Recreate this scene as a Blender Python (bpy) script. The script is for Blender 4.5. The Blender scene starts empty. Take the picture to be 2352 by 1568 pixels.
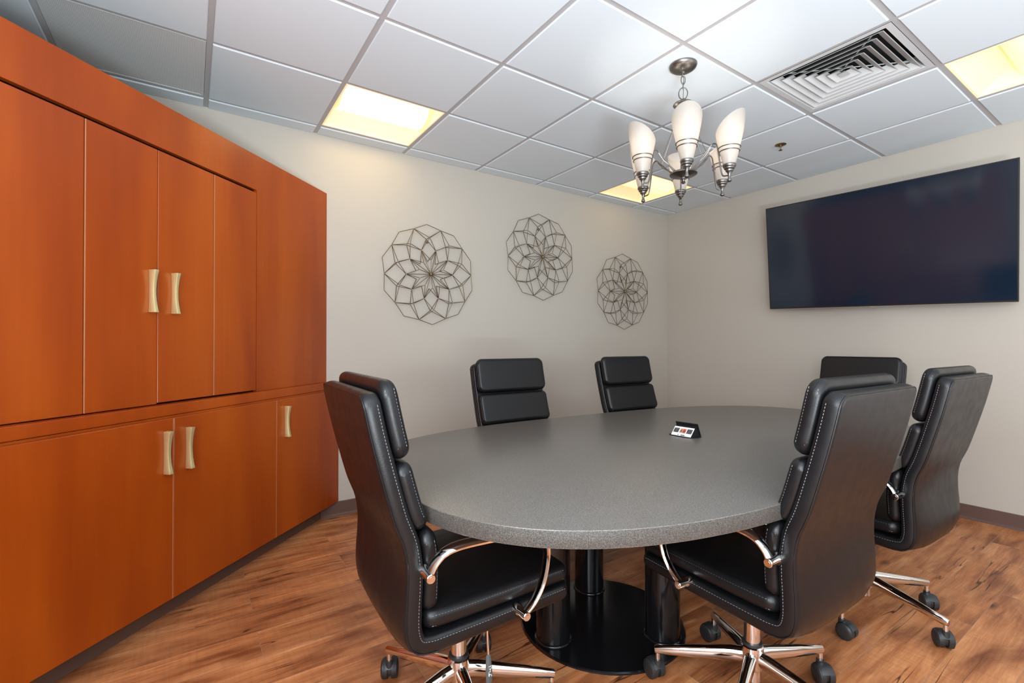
import bpy, bmesh, math, random
from mathutils import Vector, Matrix

# ------------------------------------------------------------------ camera, world, lights, exposure
S = bpy.context.scene
COL = S.collection
H = 2.56                      # ceiling height
XW, XE = -1.64, 3.604         # left wall, television wall
YS, YN = -3.75, 1.346         # window wall behind the camera, art wall
CAM = Vector((-0.6791, -1.9935, 1.156))
cd = bpy.data.cameras.new('camera')
cd.sensor_width = 36.0
cd.lens = 1094.06 / 2352 * 36
cd.clip_start = 0.02
cam = bpy.data.objects.new('camera', cd)
COL.objects.link(cam)
cam.location = CAM
cam.rotation_euler = (math.pi / 2 + 0.00636626, 0, -0.59384326)
S.camera = cam

S.view_settings.view_transform = 'Standard'
S.view_settings.look = 'None'
S.view_settings.gamma = 1
S.view_settings.use_curve_mapping = False
S.view_settings.exposure = 0.05
S.cycles.use_denoising = True
S.cycles.max_bounces = 8
S.cycles.diffuse_bounces = 5
S.cycles.sample_clamp_indirect = 6
S.cycles.caustics_reflective = False
S.cycles.caustics_refractive = False

w = bpy.data.worlds.new('world')
S.world = w
w.use_nodes = True
w.node_tree.nodes['Background'].inputs[0].default_value = (0.75, 0.87, 1.0, 1)
w.node_tree.nodes['Background'].inputs[1].default_value = 1.0


def area(name, loc, rot, sx, sy, power, col):
    l = bpy.data.lights.new(name, 'AREA')
    l.shape = 'RECTANGLE'
    l.size, l.size_y = sx, sy
    l.energy = power
    l.color = col
    o = bpy.data.objects.new(name, l)
    COL.objects.link(o)
    o.location = loc
    o.rotation_euler = rot
    return o


# unseen window lamps: daylight behind the camera, a side one added to even walls
area('window_fill', (-0.2, YS + 0.03, 1.55), (math.radians(92), 0, 0), 2.0, 1.5, 24, (0.88, 0.94, 1.0))
area('window_fill', (2.2, YS + 0.03, 1.55), (math.radians(92), 0, 0), 2.0, 1.5, 14, (0.88, 0.94, 1.0))
area('window_fill', (XW + 0.03, -2.55, 1.55), (math.radians(92), 0, math.radians(-90)), 1.7, 1.5, 105, (0.88, 0.94, 1.0))
# two unseen uplights added behind the camera to brighten the ceiling like bounced flash
area('ceiling_fill', (-0.75, -2.95, 0.55), (math.radians(180), 0, 0), 0.9, 0.6, 182, (0.80, 0.91, 0.99))
area('ceiling_fill', (2.35, -2.95, 0.55), (math.radians(180), 0, 0), 0.9, 0.6, 22, (0.80, 0.91, 0.99))

R = random.Random(7)


# ------------------------------------------------------------------ materials
def mat(name, col, rough=0.5, metal=0.0, spec=0.5, coat=0.0, emit=None, estr=0.0):
    m = bpy.data.materials.new(name)
    m.use_nodes = True
    b = m.node_tree.nodes['Principled BSDF']
    b.inputs['Base Color'].default_value = (*col, 1)
    b.inputs['Roughness'].default_value = rough
    b.inputs['Metallic'].default_value = metal
    b.inputs['Specular IOR Level'].default_value = spec
    b.inputs['Coat Weight'].default_value = coat
    b.inputs['Coat Roughness'].default_value = 0.15
    if emit:
        b.inputs['Emission Color'].default_value = (*emit, 1)
        b.inputs['Emission Strength'].default_value = estr
    return m


class NT:
    """small helper to wire nodes"""
    def __init__(self, m):
        self.t = m.node_tree
        self.b = self.t.nodes['Principled BSDF']

    def n(self, typ, **kw):
        x = self.t.nodes.new(typ)
        for k, v in kw.items():
            if k.startswith('i_'):
                x.inputs[k[2:].replace('_', ' ')].default_value = v
            else:
                setattr(x, k, v)
        return x

    def l(self, a, b):
        self.t.links.new(a, b)

    def coords(self, scale=(1, 1, 1), kind='Object', rot=(0, 0, 0), loc=(0, 0, 0)):
        c = self.n('ShaderNodeTexCoord')
        m = self.n('ShaderNodeMapping')
        m.inputs['Scale'].default_value = scale
        m.inputs['Rotation'].default_value = rot
        m.inputs['Location'].default_value = loc
        self.l(c.outputs[kind], m.inputs['Vector'])
        return m.outputs['Vector']

    def noise(self, vec, scale, detail=4, rough=0.55, dist=0.0):
        x = self.n('ShaderNodeTexNoise')
        x.inputs['Scale'].default_value = scale
        x.inputs['Detail'].default_value = detail
        x.inputs['Roughness'].default_value = rough
        x.inputs['Distortion'].default_value = dist
        self.l(vec, x.inputs['Vector'])
        return x.outputs['Fac']

    def ramp(self, fac, stops, interp='LINEAR'):
        x = self.n('ShaderNodeValToRGB')
        x.color_ramp.interpolation = interp
        e = x.color_ramp.elements
        while len(e) < len(stops):
            e.new(0.5)
        for el, (p, c) in zip(e, stops):
            el.position = p
            el.color = (*c, 1) if len(c) == 3 else c
        self.l(fac, x.inputs['Fac'])
        return x.outputs['Color']

    def mix(self, fac, a, b, mode='MIX'):
        x = self.n('ShaderNodeMix', data_type='RGBA', blend_type=mode)
        for v, s in ((fac, x.inputs[0]), (a, x.inputs[6]), (b, x.inputs[7])):
            if hasattr(v, 'is_linked'):
                self.l(v, s)
            elif isinstance(v, (int, float)):
                s.default_value = v
            else:
                s.default_value = (*v, 1)
        return x.outputs[2]

    def math(self, op, a, b=0.0):
        x = self.n('ShaderNodeMath', operation=op)
        for v, s in ((a, x.inputs[0]), (b, x.inputs[1])):
            if hasattr(v, 'is_linked'):
                self.l(v, s)
            else:
                s.default_value = v
        return x.outputs[0]

    def bump(self, h, strength, dist=0.002):
        x = self.n('ShaderNodeBump')
        x.inputs['Strength'].default_value = strength
        x.inputs['Distance'].default_value = dist
        self.l(h, x.inputs['Height'])
        self.l(x.outputs['Normal'], self.b.inputs['Normal'])


def wall_paint(name, col):
    m = mat(name, col, 0.55, spec=0.25)
    t = NT(m)
    v = t.coords()
    t.bump(t.noise(v, 160, 3), 0.12, 0.001)
    return m


M = {}
M['wall'] = wall_paint('wall_paint', (0.505, 0.464, 0.405))
M['tile'] = mat('ceiling_tile_white', (0.69, 0.755, 0.795), 0.9, spec=0.1)
t = NT(M['tile'])
v = t.coords()
t.bump(t.noise(v, 260, 3), 0.25, 0.001)
M['tbar'] = mat('ceiling_grid_grey', (0.46, 0.45, 0.455), 0.5, spec=0.3)
M['base'] = mat('brown_rubber_base', (0.115, 0.062, 0.048), 0.5)
M['lid'] = mat('plenum_dark', (0.02, 0.02, 0.02), 0.9)


def floor_mat():
    m = mat('vinyl_wood_plank', (0.3, 0.14, 0.07), 0.38, spec=0.4)
    t = NT(m)
    tc = t.n('ShaderNodeTexCoord')
    br = t.n('ShaderNodeTexBrick')
    br.offset = 0.37
    br.inputs['Scale'].default_value = 1
    br.inputs['Brick Width'].default_value = 1.22
    br.inputs['Row Height'].default_value = 0.178
    br.inputs['Mortar Size'].default_value = 0.0011
    br.inputs['Mortar Smooth'].default_value = 0.2
    br.inputs['Color1'].default_value = (0.0, 0, 0, 1)
    br.inputs['Color2'].default_value = (1, 1, 1, 1)
    br.inputs['Mortar'].default_value = (0.5, 0.5, 0.5, 1)
    t.l(tc.outputs['Object'], br.inputs['Vector'])
    sep = t.n('ShaderNodeSeparateColor')
    t.l(br.outputs['Color'], sep.inputs['Color'])
    rnd = sep.outputs['Red']
    # shift the grain of every plank by its own random amount
    cmb = t.n('ShaderNodeCombineXYZ')
    t.l(t.math('MULTIPLY', rnd, 7.3), cmb.inputs['X'])
    t.l(t.math('MULTIPLY', rnd, 3.1), cmb.inputs['Y'])
    add = t.n('ShaderNodeVectorMath', operation='ADD')
    t.l(tc.outputs['Object'], add.inputs[0])
    t.l(cmb.outputs[0], add.inputs[1])

    def mp(sc):
        q = t.n('ShaderNodeMapping')
        q.inputs['Scale'].default_value = sc
        t.l(add.outputs[0], q.inputs['Vector'])
        return q.outputs[0]
    grain = t.noise(mp((1.3, 13, 1)), 1.6, 8, 0.60, 0.5)
    blot = t.noise(mp((1.6, 5.0, 1)), 1.5, 4, 0.55, 0.6)
    fine = t.noise(mp((9, 150, 1)), 1.0, 4, 0.6)
    cross = t.noise(mp((60, 5, 1)), 1.0, 3, 0.5)
    c = t.ramp(grain, [(0.25, (0.22, 0.066, 0.022)), (0.42, (0.44, 0.160, 0.060)), (0.56, (0.56, 0.230, 0.092)), (0.74, (0.70, 0.345, 0.16))])
    c2 = t.ramp(blot, [(0.30, (0.50, 0.39, 0.34)), (0.48, (0.95, 0.92, 0.90)), (0.68, (1.2, 1.2, 1.18))])
    c = t.mix(1.0, c, c2, 'MULTIPLY')
    tone = t.ramp(rnd, [(0.0, (0.78, 0.74, 0.72)), (0.5, (1.0, 0.98, 0.96)), (1.0, (1.14, 1.12, 1.1))])
    c = t.mix(0.75, c, tone, 'MULTIPLY')
    c = t.mix(0.35, c, t.ramp(fine, [(0.3, (0.55, 0.5, 0.48)), (0.6, (1.05, 1.05, 1.05))]), 'MULTIPLY')
    c = t.mix(0.22, c, t.ramp(cross, [(0.35, (0.6, 0.56, 0.54)), (0.55, (1.05, 1.05, 1.05))]), 'MULTIPLY')
    # dark splits that run along the grain
    crack = t.noise(mp((0.75, 15, 1)), 1.2, 2.5, 0.45, 0.25)
    ck = t.math('ABSOLUTE', t.math('SUBTRACT', crack, 0.5))
    mask = t.noise(mp((1.4, 3.2, 1)), 1.7, 2)
    cr = t.ramp(ck, [(0.003, (1, 1, 1)), (0.011, (0, 0, 0))])
    mk = t.ramp(mask, [(0.53, (0, 0, 0)), (0.60, (1, 1, 1))])
    f = t.n('ShaderNodeMix', data_type='RGBA', blend_type='MULTIPLY')
    f.inputs[0].default_value = 1
    t.l(cr, f.inputs[6])
    t.l(mk, f.inputs[7])
    c = t.mix(f.outputs[2], c, (0.07, 0.022, 0.010))
    # knots
    vo = t.n('ShaderNodeTexVoronoi')
    vo.inputs['Scale'].default_value = 1.0
    t.l(mp((2.1, 5.6, 1)), vo.inputs['Vector'])
    kn = t.ramp(vo.outputs['Distance'], [(0.02, (1, 1, 1)), (0.13, (0, 0, 0))])
    c = t.mix(kn, c, (0.085, 0.028, 0.014))
    c = t.mix(br.outputs['Fac'], c, (0.36, 0.20, 0.12))
    t.l(c, t.b.inputs['Base Color'])
    t.bump(grain, 0.10, 0.002)
    r = t.ramp(fine, [(0.3, (0.46,) * 3), (0.7, (0.34,) * 3)])
    t.l(r, t.b.inputs['Roughness'])
    return m


M['floor'] = floor_mat()


def cherry():
    m = mat('cherry_veneer', (0.36, 0.085, 0.014), 0.34, spec=0.38, coat=0.06)
    t = NT(m)
    a = t.noise(t.coords((3.2, 3.2, 0.55)), 1.0, 3, 0.5, 0.25)
    g = t.noise(t.coords((60, 60, 2.2)), 1.0, 4, 0.6)
    c = t.ramp(a, [(0.30, (0.255, 0.036, 0.0023)), (0.50, (0.335, 0.054, 0.0032)), (0.70, (0.42, 0.081, 0.0048))], 'B_SPLINE')
    c = t.mix(0.22, c, t.ramp(g, [(0.3, (0.72, 0.68, 0.66)), (0.65, (1.06, 1.06, 1.06))]), 'MULTIPLY')
    t.l(c, t.b.inputs['Base Color'])
    t.l(t.ramp(t.noise(t.coords((2.5, 2.5, 1.5)), 1.6, 3), [(0.3, (0.27,) * 3), (0.7, (0.36,) * 3)], 'B_SPLINE'), t.b.inputs['Roughness'])
    return m


M['cherry'] = cherry()
M['edge'] = mat('worn_door_edge', (0.46, 0.185, 0.08), 0.5)
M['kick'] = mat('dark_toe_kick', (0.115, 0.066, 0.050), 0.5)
M['inside'] = mat('cabinet_inside_dark', (0.03, 0.012, 0.006), 0.8)
M['brass'] = mat('satin_brass', (0.90, 0.79, 0.42), 0.45, 0.85)


def laminate(name, k, rough, spec):
    m = mat(name, (0.14, 0.13, 0.12), rough, spec=spec)
    t = NT(m)
    v = t.coords()
    a = t.noise(v, 420, 2, 0.6)
    b = t.noise(v, 150, 3, 0.6)
    c = t.ramp(a, [(0.33, (0.044 * k, 0.041 * k, 0.037 * k)), (0.5, (0.090 * k, 0.079 * k, 0.070 * k)), (0.66, (0.150 * k, 0.137 * k, 0.122 * k))])
    c = t.mix(0.3, c, t.ramp(b, [(0.35, (0.75, 0.75, 0.75)), (0.65, (1.15, 1.15, 1.15))]), 'MULTIPLY')
    t.l(c, t.b.inputs['Base Color'])
    t.bump(a, 0.05, 0.0005)
    return m


M['laminate'] = laminate('grey_speckled_laminate', 1.30, 0.33, 0.95)
M['edge_shaded'] = laminate('laminate_shaded_edge', 0.80, 0.5, 0.3)  # same laminate, darkened and dulled: shade on the edge put into the colour


def leather():
    m = mat('black_leather', (0.0065, 0.0065, 0.0075), 0.36, spec=0.36)
    t = NT(m)
    v = t.coords()
    vo = t.n('ShaderNodeTexVoronoi')
    vo.inputs['Scale'].default_value = 420
    t.l(v, vo.inputs['Vector'])
    big = t.noise(t.coords((1, 1, 0.6)), 14, 3, 0.5, 0.4)
    h = t.math('ADD', t.math('MULTIPLY', vo.outputs['Distance'], 0.12), t.math('MULTIPLY', big, 0.15))
    t.bump(h, 0.22, 0.004)
    t.l(t.ramp(t.noise(v, 22, 3), [(0.3, (0.31,) * 3), (0.7, (0.40,) * 3)]), t.b.inputs['Roughness'])
    return m


M['leather'] = leather()
M['thread'] = mat('grey_stitch_thread', (0.20, 0.195, 0.195), 0.7)
M['chrome'] = mat('polished_chrome', (0.80, 0.77, 0.75), 0.07, 1.0)
M['plastic'] = mat('black_caster_plastic', (0.022, 0.023, 0.024), 0.45)
M['paddle'] = mat('grey_lever_plastic', (0.085, 0.095, 0.095), 0.4)
M['white_mark'] = mat('white_print', (0.8, 0.8, 0.8), 0.6)
M['gloss_black'] = mat('gloss_black_steel', (0.006, 0.006, 0.007), 0.16, spec=0.5)
M['screen'] = mat('black_glass_screen', (0.006, 0.015, 0.030), 0.10, spec=0.6)
M['bezel'] = mat('black_bezel', (0.01, 0.01, 0.012), 0.3)
M['tv_trim'] = mat('champagne_metal_trim', (0.30, 0.26, 0.21), 0.45, 0.3)
M['silver'] = mat('silver_badge', (0.75, 0.75, 0.76), 0.25, 0.8)
M['nickel'] = mat('brushed_nickel', (0.215, 0.20, 0.185), 0.36, 1.0)
M['vent'] = mat('vent_grey_enamel', (0.60, 0.61, 0.61), 0.45)
M['dark'] = mat('duct_dark', (0.012, 0.012, 0.012), 0.9)
M['wire'] = mat('bronze_wire', (0.125, 0.09, 0.048), 0.40, 0.8)
M['gold'] = mat('gold_joint', (0.55, 0.40, 0.17), 0.35, 0.9)
M['bronze'] = mat('aged_brass', (0.30, 0.21, 0.11), 0.35, 0.9)
M['plug_white'] = mat('white_outlet_plate', (0.78, 0.78, 0.77), 0.4)
M['socket'] = mat('dark_grey_socket', (0.07, 0.065, 0.068), 0.4)
M['red'] = mat('red_jack', (0.65, 0.05, 0.03), 0.4)
M['tan'] = mat('tan_jack', (0.42, 0.27, 0.13), 0.4)
M['black'] = mat('black_lid_plastic', (0.012, 0.012, 0.012), 0.6, spec=0.15)
M['pan'] = mat('glowing_cream_reflector', (0.90, 0.80, 0.54), 0.6, spec=0.2, emit=(1.0, 0.74, 0.34), estr=0.42)  # own slight glow stands in for the hidden lamps lighting it
M['bulb'] = mat('lit_bulb', (1, 1, 1), 0.5, emit=(1.0, 0.92, 0.82), estr=3)
M['window_frame'] = mat('white_window_frame', (0.7, 0.7, 0.7), 0.5)


def diffuser(name, s, c=(1.0, 0.74, 0.36)):
    return mat(name, (0.9, 0.85, 0.7), 0.6, emit=c, estr=s)


def frosted():
    m = bpy.data.materials.new('frosted_alabaster_glass')
    m.use_nodes = True
    t = m.node_tree
    b = t.nodes['Principled BSDF']
    b.inputs['Base Color'].default_value = (0.46, 0.44, 0.415, 1)
    b.inputs['Roughness'].default_value = 0.35
    tr = t.nodes.new('ShaderNodeBsdfTranslucent')
    tr.inputs['Color'].default_value = (0.80, 0.75, 0.69, 1)
    mx = t.nodes.new('ShaderNodeMixShader')
    mx.inputs[0].default_value = 0.45
    out = t.nodes['Material Output']
    t.links.new(b.outputs[0], mx.inputs[1])
    t.links.new(tr.outputs[0], mx.inputs[2])
    t.links.new(mx.outputs[0], out.inputs['Surface'])
    return m


M['frosted'] = frosted()


def perforated():
    m = mat('perforated_grey_steel', (0.5, 0.51, 0.5), 0.45)
    t = NT(m)
    c = t.n('ShaderNodeTexCoord')
    vm = t.n('ShaderNodeVectorMath', operation='SCALE')
    vm.inputs['Scale'].default_value = 1 / 0.0062
    t.l(c.outputs['Object'], vm.inputs[0])
    fr = t.n('ShaderNodeVectorMath', operation='FRACTION')
    t.l(vm.outputs[0], fr.inputs[0])
    sb = t.n('ShaderNodeVectorMath', operation='SUBTRACT')
    sb.inputs[1].default_value = (0.5, 0.5, 0)
    t.l(fr.outputs[0], sb.inputs[0])
    mu = t.n('ShaderNodeVectorMath', operation='MULTIPLY')
    mu.inputs[1].default_value = (1, 1, 0)
    t.l(sb.outputs[0], mu.inputs[0])
    ln = t.n('ShaderNodeVectorMath', operation='LENGTH')
    t.l(mu.outputs[0], ln.inputs[0])
    k = t.ramp(ln.outputs['Value'], [(0.22, (0.34, 0.34, 0.34)), (0.30, (0.68, 0.69, 0.68))])
    t.l(k, t.b.inputs['Base Color'])
    return m


M['perf'] = perforated()


# ------------------------------------------------------------------ mesh helpers
class MB:
    """collects shapes and links them as ONE mesh object"""
    def __init__(self):
        self.v, self.f, self.m = [], [], []

    def add(self, vs, fs, mi=0, mx=None):
        o = len(self.v)
        for p in vs:
            p = Vector(p)
            self.v.append(mx @ p if mx else p)
        for f in fs:
            self.f.append([i + o for i in f])
            self.m.append(mi)
        return self

    def box(self, x0, x1, y0, y1, z0, z1, mi=0, mx=None):
        vs = [(x, y, z) for x in (x0, x1) for y in (y0, y1) for z in (z0, z1)]
        return self.add(vs, [(0, 1, 3, 2), (4, 6, 7, 5), (0, 4, 5, 1), (2, 3, 7, 6), (0, 2, 6, 4), (1, 5, 7, 3)], mi, mx)

    def prism(self, poly, z0, z1, mi=0, mx=None):
        n = len(poly)
        vs = [(x, y, z0) for x, y in poly] + [(x, y, z1) for x, y in poly]
        fs = [list(range(n))[::-1], list(range(n, 2 * n))]
        fs += [(i, (i + 1) % n, n + (i + 1) % n, n + i) for i in range(n)]
        return self.add(vs, fs, mi, mx)

    def lathe(self, prof, seg=24, mi=0, mx=None):
        vs, fs = [], []
        n = len(prof)
        for k in range(seg):
            a = 2 * math.pi * k / seg
            for r, z in prof:
                vs.append((r * math.cos(a), r * math.sin(a), z))
        for k in range(seg):
            k2 = (k + 1) % seg
            for j in range(n - 1):
                q = [k * n + j, k2 * n + j, k2 * n + j + 1, k * n + j + 1]
                fs.append(q)
        return self.add(vs, fs, mi, mx)

    def tube(self, pts, rad, seg=10, mi=0, flat=None, upv=None, closed=False, mx=None):
        """sweep; rad a number or list; flat=(ra, rb) gives an oval section with rb along upv"""
        pts = [Vector(p) for p in pts]
        n = len(pts)
        rads = rad if isinstance(rad, (list, tuple)) else [rad] * n
        vs, fs = [], []
        prev = None
        for i, p in enumerate(pts):
            if closed:
                d = pts[(i + 1) % n] - pts[i - 1]
            else:
                d = pts[min(i + 1, n - 1)] - pts[max(i - 1, 0)]
            d.normalize()
            if upv is not None:
                u = Vector(upv)
            elif prev is None:
                u = Vector((0, 0, 1)) if abs(d.z) < 0.9 else Vector((1, 0, 0))
            else:
                u = prev
            u = (u - d * u.dot(d)).normalized()
            prev = u
            s = d.cross(u)
            ra, rb = (flat if flat else (1, 1))
            for k in range(seg):
                a = 2 * math.pi * k / seg
                vs.append(p + s * (math.cos(a) * rads[i] * ra) + u * (math.sin(a) * rads[i] * rb))
        rng = n if closed else n - 1
        for i in range(rng):
            j = (i + 1) % n
            for k in range(seg):
                k2 = (k + 1) % seg
                fs.append((i * seg + k, i * seg + k2, j * seg + k2, j * seg + k))
        if not closed:
            fs.append(list(range(seg))[::-1])
            fs.append(list(range((n - 1) * seg, n * seg)))
        return self.add(vs, fs, mi, mx)

    def sphere(self, c, r, seg=12, rings=8, mi=0):
        prof = [(max(r * math.sin(math.pi * i / rings), 1e-5), -r * math.cos(math.pi * i / rings)) for i in range(rings + 1)]
        return self.lathe(prof, seg, mi, Matrix.Translation(c))

    def build(self, name, mats, parent=None, bevel=0.0, seg=2, smooth=True, ang=38):
        me = bpy.data.meshes.new(name)
        me.from_pydata([tuple(p) for p in self.v], [], self.f)
        if not isinstance(mats, (list, tuple)):
            mats = [mats]
        for x in mats:
            me.materials.append(x)
        for p, mi in zip(me.polygons, self.m):
            p.material_index = mi
        bm = bmesh.new()
        bm.from_mesh(me)
        bmesh.ops.remove_doubles(bm, verts=bm.verts, dist=1e-6)
        bmesh.ops.recalc_face_normals(bm, faces=bm.faces)
        if bevel > 0:
            es = [e for e in bm.edges if len(e.link_faces) == 2 and e.calc_face_angle(0) > math.radians(35)]
            bmesh.ops.bevel(bm, geom=es, offset=bevel, segments=seg, profile=0.5, affect='EDGES', clamp_overlap=True)
        bm.to_mesh(me)
        bm.free()
        if smooth:
            me.shade_smooth()
            me.set_sharp_from_angle(angle=math.radians(ang))
        o = bpy.data.objects.new(name, me)
        COL.objects.link(o)
        if parent:
            o.parent = parent
        return o


def thing(name, label, cat, loc=(0, 0, 0), rz=0.0, group=None):
    o = bpy.data.objects.new(name, None)
    o.empty_display_size = 0.1
    COL.objects.link(o)
    o.location = loc
    o.rotation_euler = (0, 0, rz)
    tag(o, label, cat, group)
    return o


def tag(o, label, cat, group=None):
    o['label'] = label
    o['category'] = cat
    if group:
        o['group'] = group
    return o


def struct(mb, name, m, **kw):
    o = mb.build(name, m, **kw)
    o['kind'] = 'structure'
    return o


def dup(root, loc, rz, label, group=None):
    r = root.copy()
    COL.objects.link(r)
    r.location = loc
    r.rotation_euler = (0, 0, rz)
    r['label'] = label
    if group:
        r['group'] = group
    for ch in list(root.children):
        c = ch.copy()
        COL.objects.link(c)
        c.parent = r
        for g in list(ch.children):
            d = g.copy()
            COL.objects.link(d)
            d.parent = c
    return r


# ------------------------------------------------------------------ room shell
T = 0.10
struct(MB().box(XW, XE, YS, YN, -0.06, 0), 'floor', M['floor'], smooth=False)
struct(MB().box(XW - T, XE + T, YN, YN + T, -0.06, H + 0.3), 'wall_north', M['wall'], smooth=False)
struct(MB().box(XE, XE + T, YS, YN, -0.06, H + 0.3), 'wall_east', M['wall'], smooth=False)
ww = MB().box(XW - T, XW, YS, -3.4, -0.06, H + .3).box(XW - T, XW, -1.7, YN, -0.06, H + .3)
ww.box(XW - T, XW, -3.4, -1.7, -0.06, .80).box(XW - T, XW, -3.4, -1.7, 2.30, H + .3)
struct(ww, 'wall_west', M['wall'], smooth=False)
fw_ = MB()
for y0, y1, z0, z1 in ((-3.4, -1.7, .80, .85), (-3.4, -1.7, 2.25, 2.30), (-3.4, -3.35, .85, 2.25), (-1.75, -1.7, .85, 2.25), (-2.57, -2.53, .85, 2.25)):
    fw_.box(XW - .07, XW - .02, y0, y1, z0, z1)
struct(fw_, 'window_3', M['window_frame'], smooth=False)  # unseen side window, added so light reaches the television wall
# the wall behind the camera with its two window openings
ws = MB()
xs = [XW - T, -1.2, 0.8, 1.2, 3.2, XE + T]
for i in range(5):
    if i in (1, 3):
        ws.box(xs[i], xs[i + 1], YS - T, YS, -0.06, 0.80)
        ws.box(xs[i], xs[i + 1], YS - T, YS, 2.30, H + 0.3)
    else:
        ws.box(xs[i], xs[i + 1], YS - T, YS, -0.06, H + 0.3)
struct(ws, 'wall_south', M['wall'], smooth=False)
for i, (a, b) in enumerate(((-1.2, 0.8), (1.2, 3.2))):
    fr = MB()
    for x0, x1, z0, z1 in ((a, b, .80, .85), (a, b, 2.25, 2.30), (a, a + .05, .85, 2.25), (b - .05, b, .85, 2.25), ((a + b) / 2 - .02, (a + b) / 2 + .02, .85, 2.25)):
        fr.box(x0, x1, YS - .07, YS - .02, z0, z1)
    struct(fr, 'window_%d' % (i + 1), M['window_frame'], smooth=False)


def baseboard(name, path):
    """brown rubber cove base: a small section swept along straight runs"""
    sec = [(0, 0), (0.014, 0), (0.013, 0.006), (0.005, 0.016), (0.0035, 0.0915), (0.002, 0.0955), (0, 0.0955)]
    mb = MB()
    (x0, y0), (x1, y1), (nx, ny) = path
    vs = []
    for (px, py) in ((x0, y0), (x1, y1)):
        for d, z in sec:
            vs.append((px + nx * d, py + ny * d, z))
    n = len(sec)
    fs = [(i, (i + 1) % n, n + (i + 1) % n, n + i) for i in range(n)] + [list(range(n)), list(range(n, 2 * n))]
    mb.add(vs, fs)
    struct(mb, name, M['base'], smooth=False)


baseboard('baseboard_north', ((0.041, YN - .0005), (XE, YN - .0005), (0, -1)))
baseboard('baseboard_east', ((XE - .0005, YN - .015), (XE - .0005, YS), (-1, 0)))
baseboard('baseboard_west', ((XW + .0005, YS), (XW + .0005, -0.66), (1, 0)))
baseboard('baseboard_south', ((XW + .015, YS + .0005), (XE - .015, YS + .0005), (0, 1)))

# ---- suspended ceiling: lay-in tiles between a T-bar grid
G = 0.6096
LIGHTS = [(0, 1), (4, 1), (4, -3)]
VENT = (3, -2)
PERF = (-2, 1)
skip = set(LIGHTS + [VENT, PERF])
cx = [XW] + [k * G for k in range(-2, 6)] + [XE]
ry = [YS] + [k * G for k in range(-6, 3)] + [YN]
tiles = MB()
for i in range(len(cx) - 1):
    for j in range(len(ry) - 1):
        if (round(cx[i] / G) if i else -3, round(ry[j] / G) if j else -7) in skip:
            continue
        x0, x1, y0, y1 = cx[i] + .0125, cx[i + 1] - .0125, ry[j] + .0125, ry[j + 1] - .0125
        if i == 0: x0 = cx[0] + .001
        if i == len(cx) - 2: x1 = XE - .001
        if j == 0: y0 = YS + .001
        if j == len(ry) - 2: y1 = YN - .001
        b = .004
        lo, md, hi = H - .0065, H - .0030, H + .012
        vs = [(x0 + b, y0 + b, lo), (x1 - b, y0 + b, lo), (x1 - b, y1 - b, lo), (x0 + b, y1 - b, lo)]
        for z in (md, hi):
            vs += [(x0, y0, z), (x1, y0, z), (x1, y1, z), (x0, y1, z)]
        fs = [(3, 2, 1, 0), (8, 9, 10, 11)]
        for L in (0, 4):
            for k in range(4):
                k2 = (k + 1) % 4
                fs.append((L + k, L + k2, L + 4 + k2, L + 4 + k))
        tiles.add(vs, fs)
struct(tiles, 'ceiling', M['tile'], smooth=False)
grid = MB()
for x in cx[1:-1]:
    grid.box(x - .012, x + .012, YS, YN, H, H + .004)
    grid.box(x - .0015, x + .0015, YS, YN, H + .004, H + .035)
for y in ry[1:-1]:
    grid.box(XW, XE, y - .012, y + .012, H + .0002, H + .0042)
    grid.box(XW, XE, y - .0015, y + .0015, H + .0042, H + .035)
struct(grid, 'trim_1', M['tbar'], smooth=False)
struct(MB().box(XW - T, XE + T, YS - T, YN + T, H + .30, H + .34), 'trim_2', M['lid'], smooth=False)


# ------------------------------------------------------------------ ceiling fixtures
def troffer(c, r, label, dm, lab_group):
    x, y = (c + .5) * G, (r + .5) * G
    t = thing('ceiling_light', label, 'ceiling light', (x, y, H), 0, lab_group)
    h = G / 2 - .0135
    # reflector pan: rim on the grid, flat end walls, two curved side wings
    p = MB()
    prof = [(-h, 0.006), (-h + .004, .010), (-.255, .030), (-.21, .060), (-.17, .085), (-.14, .098), (.14, .098), (.17, .085), (.21, .060), (.255, .030), (h - .004, .010), (h, .006)]
    vs = [(sx * (h), yy, z) for sx in (-1, 1) for yy, z in prof]
    n = len(prof)
    fs = [(i, i + 1, n + i + 1, n + i) for i in range(n - 1)]
    fs += [list(range(n)), list(range(n, 2 * n))]
    p.add(vs, fs)
    p.build('reflector', M['pan'], t, smooth=True)
    fr = MB()
    fr.box(-h, h, -h, -h + .010, .0005, .006).box(-h, h, h - .010, h, .0005, .006)
    fr.box(-h, -h + .010, -h + .01, h - .01, .0005, .006).box(h - .010, h, -h + .01, h - .01, .0005, .006)
    fr.build('trim_frame', M['pan'], t, smooth=False)
    # half-round basket that hangs between the wings and hides the lamps
    d = MB()
    R0, L = .128, .262
    seg = 18
    vs, fs = [], []
    for sx in (-1, 1):
        for k in range(seg + 1):
            a = math.pi * k / seg
            vs.append((sx * L, -R0 * math.cos(a), .096 - .088 * math.sin(a)))
    m_ = seg + 1
    for k in range(seg):
        fs.append((k, k + 1, m_ + k + 1, m_ + k))
    d.add(vs, fs)
    d.add(vs, [list(range(m_)), list(range(m_, 2 * m_))], 1)
    d.build('diffuser', [dm, M['pan']], t)
    return t


DM1, DM2, DM3 = diffuser('lit_diffuser_bright', 5.0, (1.0, .80, .48)), diffuser('lit_diffuser', 0.95), diffuser('lit_diffuser_far', 0.85)
LG = 'recessed ceiling lights'
troffer(0, 1, 'glowing white square recessed ceiling light nearest the wooden cabinet', DM1, LG)
troffer(4, 1, 'yellow square recessed ceiling light behind the chandelier in the room corner', DM2, LG)
troffer(4, -3, 'yellow square recessed ceiling light beside the louvred vent, above the television', DM3, LG)


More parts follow.
